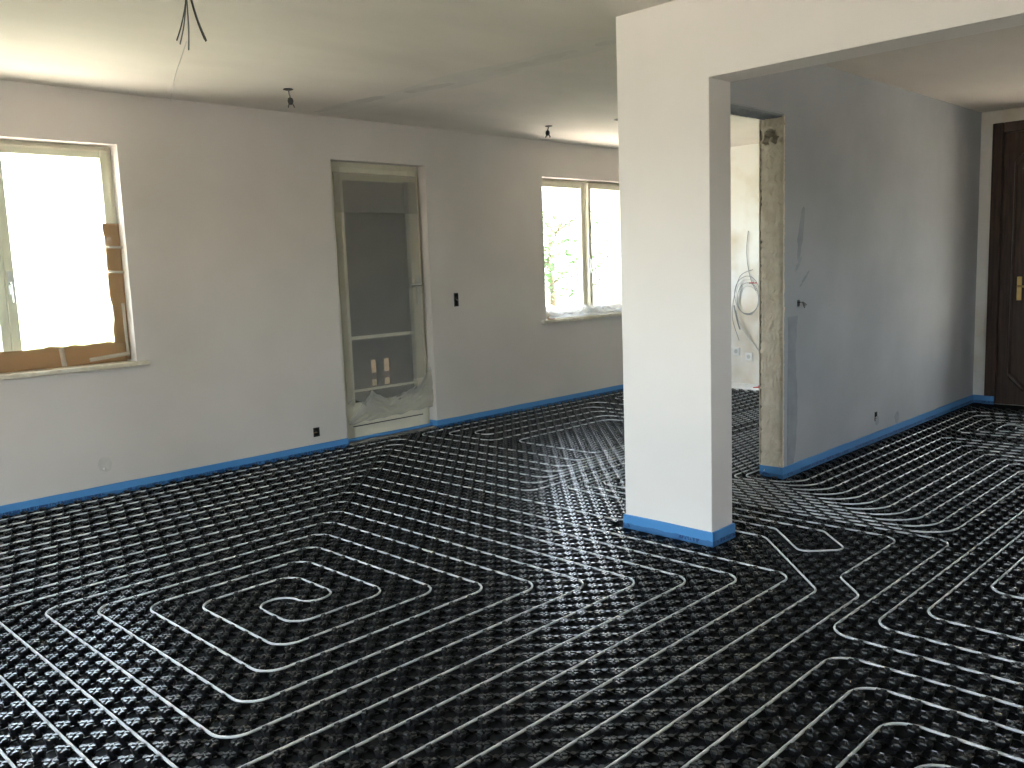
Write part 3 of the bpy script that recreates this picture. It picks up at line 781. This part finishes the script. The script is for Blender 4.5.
# ------------------------------------------------------------------ electrical boxes and wires
def wall_box(label, c, n_, w, h, wires, seed):
    """open box let into a wall; n_ points into the room"""
    n_ = Vector(n_); u_ = Vector((0, 0, 1)).cross(n_); c = Vector(c)
    e = empty('socket_box', c); tag(e, label, 'socket box')
    b = MB()
    for (a, q, hw, hh) in ((-1, 0, .003, h/2), (1, 0, .003, h/2), (0, -1, w/2, .003), (0, 1, w/2, .003)):
        b.obox(u_*a*(w/2-.003)+Vector((0, 0, q*(h/2-.003)))-n_*.018, u_, n_, (0, 0, 1), hw, .019, hh)
    b.obox(-n_*.038, u_, n_, (0, 0, 1), w/2, .002, h/2)
    b.build('box', M['dark_box'], e)
    rnd = random.Random(seed)
    for k in range(wires):
        p0 = -n_*.035+u_*rnd.uniform(-.3, .3)*w+Vector((0, 0, rnd.uniform(-.3, .3)*h))
        p1 = p0*.6+n_*.002+u_*rnd.uniform(-.25, .25)*w; p2 = n_*rnd.uniform(.004, .018)+u_*rnd.uniform(-.3, .3)*w+Vector((0, 0, rnd.uniform(-.3, .25)*h))
        t_ = MB(); t_.tube([p0, (p0+p1)/2+Vector((0, 0, .006)), p1, p2], .0022, 6)
        t_.build('wire', rnd.choice([M['copper'], M['cable_light'], M['cable_grey']]), e, smooth=True)
    return e
wall_box('small open socket box low on the wall left of the garden door', (3.61, 0, .16), (0, -1, 0), .054, .070, 2, 1)
wall_box('tall open switch box at hand height right of the garden door', (5.078, 0, 1.0775), (0, -1, 0), .052, .115, 4, 2)
wall_box('small black socket box low on the grey hall wall', (6.25, GY0, .1825), (0, -1, 0), .044, .065, 1, 3)
e = empty('wire_stub', (5.0625, GY0, 1.055)); tag(e, 'short wire ends poking from a hole in the grey hall wall', 'wire')
for k, (a, q) in enumerate(((.03, -.02), (.045, -.012), (.02, -.03))):
    t_ = MB(); t_.tube([(0, .035, 0), (0, -.002, .005), (a*.5, -.02, .006), (a, -.03, q)], .003, 6); t_.build('wire', M['cable_dark'], e, smooth=True)

# cables hanging from the ceiling
def strand(parent, pts, r, m, name='wire'):
    P = [Vector(q) for q in pts]; out = []
    for k in range(len(P)-1):
        p0 = P[max(0, k-1)]; p1 = P[k]; p2 = P[k+1]; p3 = P[min(len(P)-1, k+2)]
        for q in range(6):
            t = q/6; out.append(.5*((2*p1)+(-p0+p2)*t+(2*p0-5*p1+4*p2-p3)*t*t+(-p0+3*p1-3*p2+p3)*t**3))
    out.append(P[-1]); b = MB(); b.tube(out, r, 7); return b.build(name, m, parent, smooth=True)
c1 = empty('ceiling_cable', (1.60, -2.50, H)); tag(c1, 'dark bundle of loose cables hanging from the ceiling at the upper left', 'cable')
rnd = random.Random(5)
for k, (ex, ey, ez) in enumerate(((-.052, .01, -.30), (-.048, -.005, -.315), (-.015, .0, -.33), (-.008, .012, -.325), (.045, -.01, -.285), (.055, .0, -.29), (.062, .006, -.285))):
    a = .006*k-.018
    strand(c1, [(a*.5, 0, 0), (a*.4, .004*(k % 3), -.06), (a*.3+(.008 if k > 3 else -.004), .003*(k % 2), -.15), (ex*.55, ey*.5, ez*.78), (ex, ey, ez)],
           .0024, [M['cable_dark'], M['cable_grey'], M['cable_grey'], M['cable_dark']][k % 4])
strand(c1, [(-.02, 0, -.30), (-.045, 0, -.36), (-.075, 0, -.43), (-.10, 0, -.52)], .0012, M['cable_light'])
b = MB(); b.lathe([(.032, 0), (.034, -.006), (.02, -.012), (.010, -.014)], (0, 0, 0), (0, 0, 1), 14); b.build('ceiling_box', M['dark_box'], c1)
def lamp_stub(label, x, y, drop, dx, dy):
    c = empty('ceiling_cable', (x, y, H)); tag(c, label, 'cable')
    b = MB(); b.lathe([(.030, 0), (.032, -.004), (.018, -.008)], (0, 0, 0), (0, 0, 1), 14); b.build('ceiling_box', M['dark_box'], c)
    strand(c, [(0, 0, 0), (dx*.3, dy*.3, -drop*.3), (dx, dy, -drop*.7)], .005, M['cable_grey'], 'cable')
    b = MB(); b.lathe([(.006, 0), (.015, -.006), (.019, -.022), (.016, -.036), (.007, -.045)], (dx, dy, -drop*.66), (0, 0, 1), 10); b.build('connector_block', M['dark_box'], c)
    for k in range(4):
        a = k*1.7; strand(c, [(dx, dy, -drop*.66-.02), (dx+.018*math.cos(a), dy+.018*math.sin(a), -drop*.66-.045), (dx+.026*math.cos(a), dy+.026*math.sin(a), -drop*.66-.06)], .0025, M['cable_dark'])
lamp_stub('short cable end with connector on the ceiling between left window and garden door', 3.13, -.69, .075, .012, 0)
lamp_stub('short cable end with connector on the ceiling before the far window', 5.65, -.61, .055, -.015, 0)
b = MB(); b.lathe([(.045, 0), (.050, -.004), (.030, -.010), (.004, -.012)], (5.90, -1.16, H), (0, 0, 1), 16)
tag(b.build('ceiling_rose', M['dark_box'], smooth=False), 'flat dark rose on the ceiling beside the top of the pillar', 'ceiling rose')

# coil of cable and small sockets on the old wall beyond the opening
XW = XR
cw = empty('cable_coil', (XW, -.93, .90)); tag(cw, 'loose grey cable coil hanging on the old wall beyond the opening', 'cable')
for k in range(4):
    rr = .12+.012*k; pts = []
    for q in range(25):
        a = 2*math.pi*q/24+k; pts.append((-.02-.006*k+.006*math.sin(3*a+k), rr*math.cos(a)*.95, rr*math.sin(a)*1.25+.02*k))
    strand(cw, pts, .0032, M['cable_mid' if k % 2 else 'cable_light'], 'coil')
strand(cw, [(-.012, .0, .72), (-.014, .02, .5), (-.016, -.02, .25), (-.03, -.10, .10)], .0035, M['cable_mid'], 'cable')
strand(cw, [(-.012, -.05, .32), (-.03, .09, .25), (-.04, .16, .0), (-.04, .17, -.2), (-.03, .10, -.42)], .0035, M['cable_mid'], 'cable')
strand(cw, [(-.03, .14, -.10), (-.04, .10, -.22), (-.03, -.02, -.40), (-.015, -.12, -.52)], .006, M['cable_light'], 'cable')
strand(cw, [(-.03, .16, -.05), (-.05, .12, -.18), (-.05, .08, -.30)], .007, M['cable_mid'], 'cable')
def plate(label, y, z, m=M['white_plastic']):
    e = empty('socket_plate', (XW, y, z)); tag(e, label, 'socket')
    b = MB(); b.box(-.012, -.0005, -.042, .042, -.042, .042); b.build('plate', m, e, bevel=.004)
    b = MB(); b.lathe([(.022, 0), (.020, -.002), (.004, -.002)], (-.012, 0, 0), (1, 0, 0), 14); b.build('socket_well', M['cable_light'], e)
plate('white socket plate on the old wall below the cable coil', -.93, .31)
plate('white socket plate partly hidden behind the pillar edge beyond the opening', -.78, .36)
b = MB(); b.box(XW-.003, XW-.0005, -1.02, -.93, 1.075, 1.09); b.build('red_mark', M['red'], wall_right)

# ------------------------------------------------------------------ outside
b = MB(); b.box(-18, 26, .34, 3.2, -.3, -.16); b.box(-18, XL-.34, -25, .34, -.3, -.16); b.box(XR+.3, 26, -25, .34, -.3, -.16); b.box(XL-.34, XR+.3, -25, YF-.3, -.3, -.16)
tag(b.build('terrace', M['paving']), kind='structure')
b = MB(); b.box(-18, 26, 3.2, 40, -.3, -.18); tag(b.build('lawn', M['grass']), kind='structure')
def tree(label, x, y, h, r, seed, nl=1500):
    e = empty('garden_tree', (x, y, -.18)); tag(e, label, 'tree', 'trees in the garden')
    rr = random.Random(seed)
    t_ = MB(); t_.tube([(0, 0, 0), (.04, 0, h*.25), (-.03, .05, h*.5), (.05, 0, h*.8)], [.09, .075, .055, .02], 8)
    for k in range(6):
        a = k*1.05; z = h*(.3+.08*k); t_.tube([(0, 0, z), (.4*r*math.cos(a), .4*r*math.sin(a), z+.25*r), (.8*r*math.cos(a), .8*r*math.sin(a), z+.4*r)], [.035, .025, .01], 6)
    t_.build('trunk', M['bark'], e, smooth=True)
    b = MB()
    for k in range(nl):
        while True:
            p_ = Vector((rr.uniform(-1, 1), rr.uniform(-1, 1), rr.uniform(-1, 1)))
            if p_.length < 1: break
        c = Vector((p_.x*r, p_.y*r, h*.58+p_.z*h*.42)); a = rr.uniform(.05, .11)
        d1 = Vector((rr.uniform(-1, 1), rr.uniform(-1, 1), rr.uniform(-1, 1))).normalized(); d2 = d1.orthogonal().normalized()
        b.add([c-d1*a, c+d2*a*.45, c+d1*a, c-d2*a*.45], [(0, 1, 2, 3)])
    tag(b.build('foliage', M['leaf'], e), kind='stuff')
tree('bushy green tree seen through the left pane of the far window', 14.5, 9.5, 3.2, 1.9, 1, 2200)
tree('leafy green tree seen through the right pane of the far window', 18.0, 10.5, 3.3, 1.7, 2, 2000)
# roller shutter let down outside the garden door
for k in range(40):
    z = .025+k*.054
    for (xa, xb) in (((-.46, -.0), (.055, .13), (.19, .46)) if k in (7, 9, 10) else ((-.46, .46),)):  # gaps in the low slats stand in for reflections in the glass
        b = MB(); b.box(4.3435+xa, 4.3435+xb, .264, .276, z, z+.0540); b.build('shutter_slat', M['shutter'], door1)
b = MB(); b.box(4.30, 4.56, .282, .286, .38, .64); b.build('reflection_panel', M['reflection_pale'], door1)  # added pale panel behind the gaps, imitating bright window reflections
# unseen canopy over the entrance side, added to block the sun
b = MB(); b.box(XR+.3, XR+2.6, -6.5, -2.0, 2.45, 2.6); tag(b.build('added_canopy', M['render_beige']), 'unseen flat canopy added outside the entrance to block the sun', 'canopy')
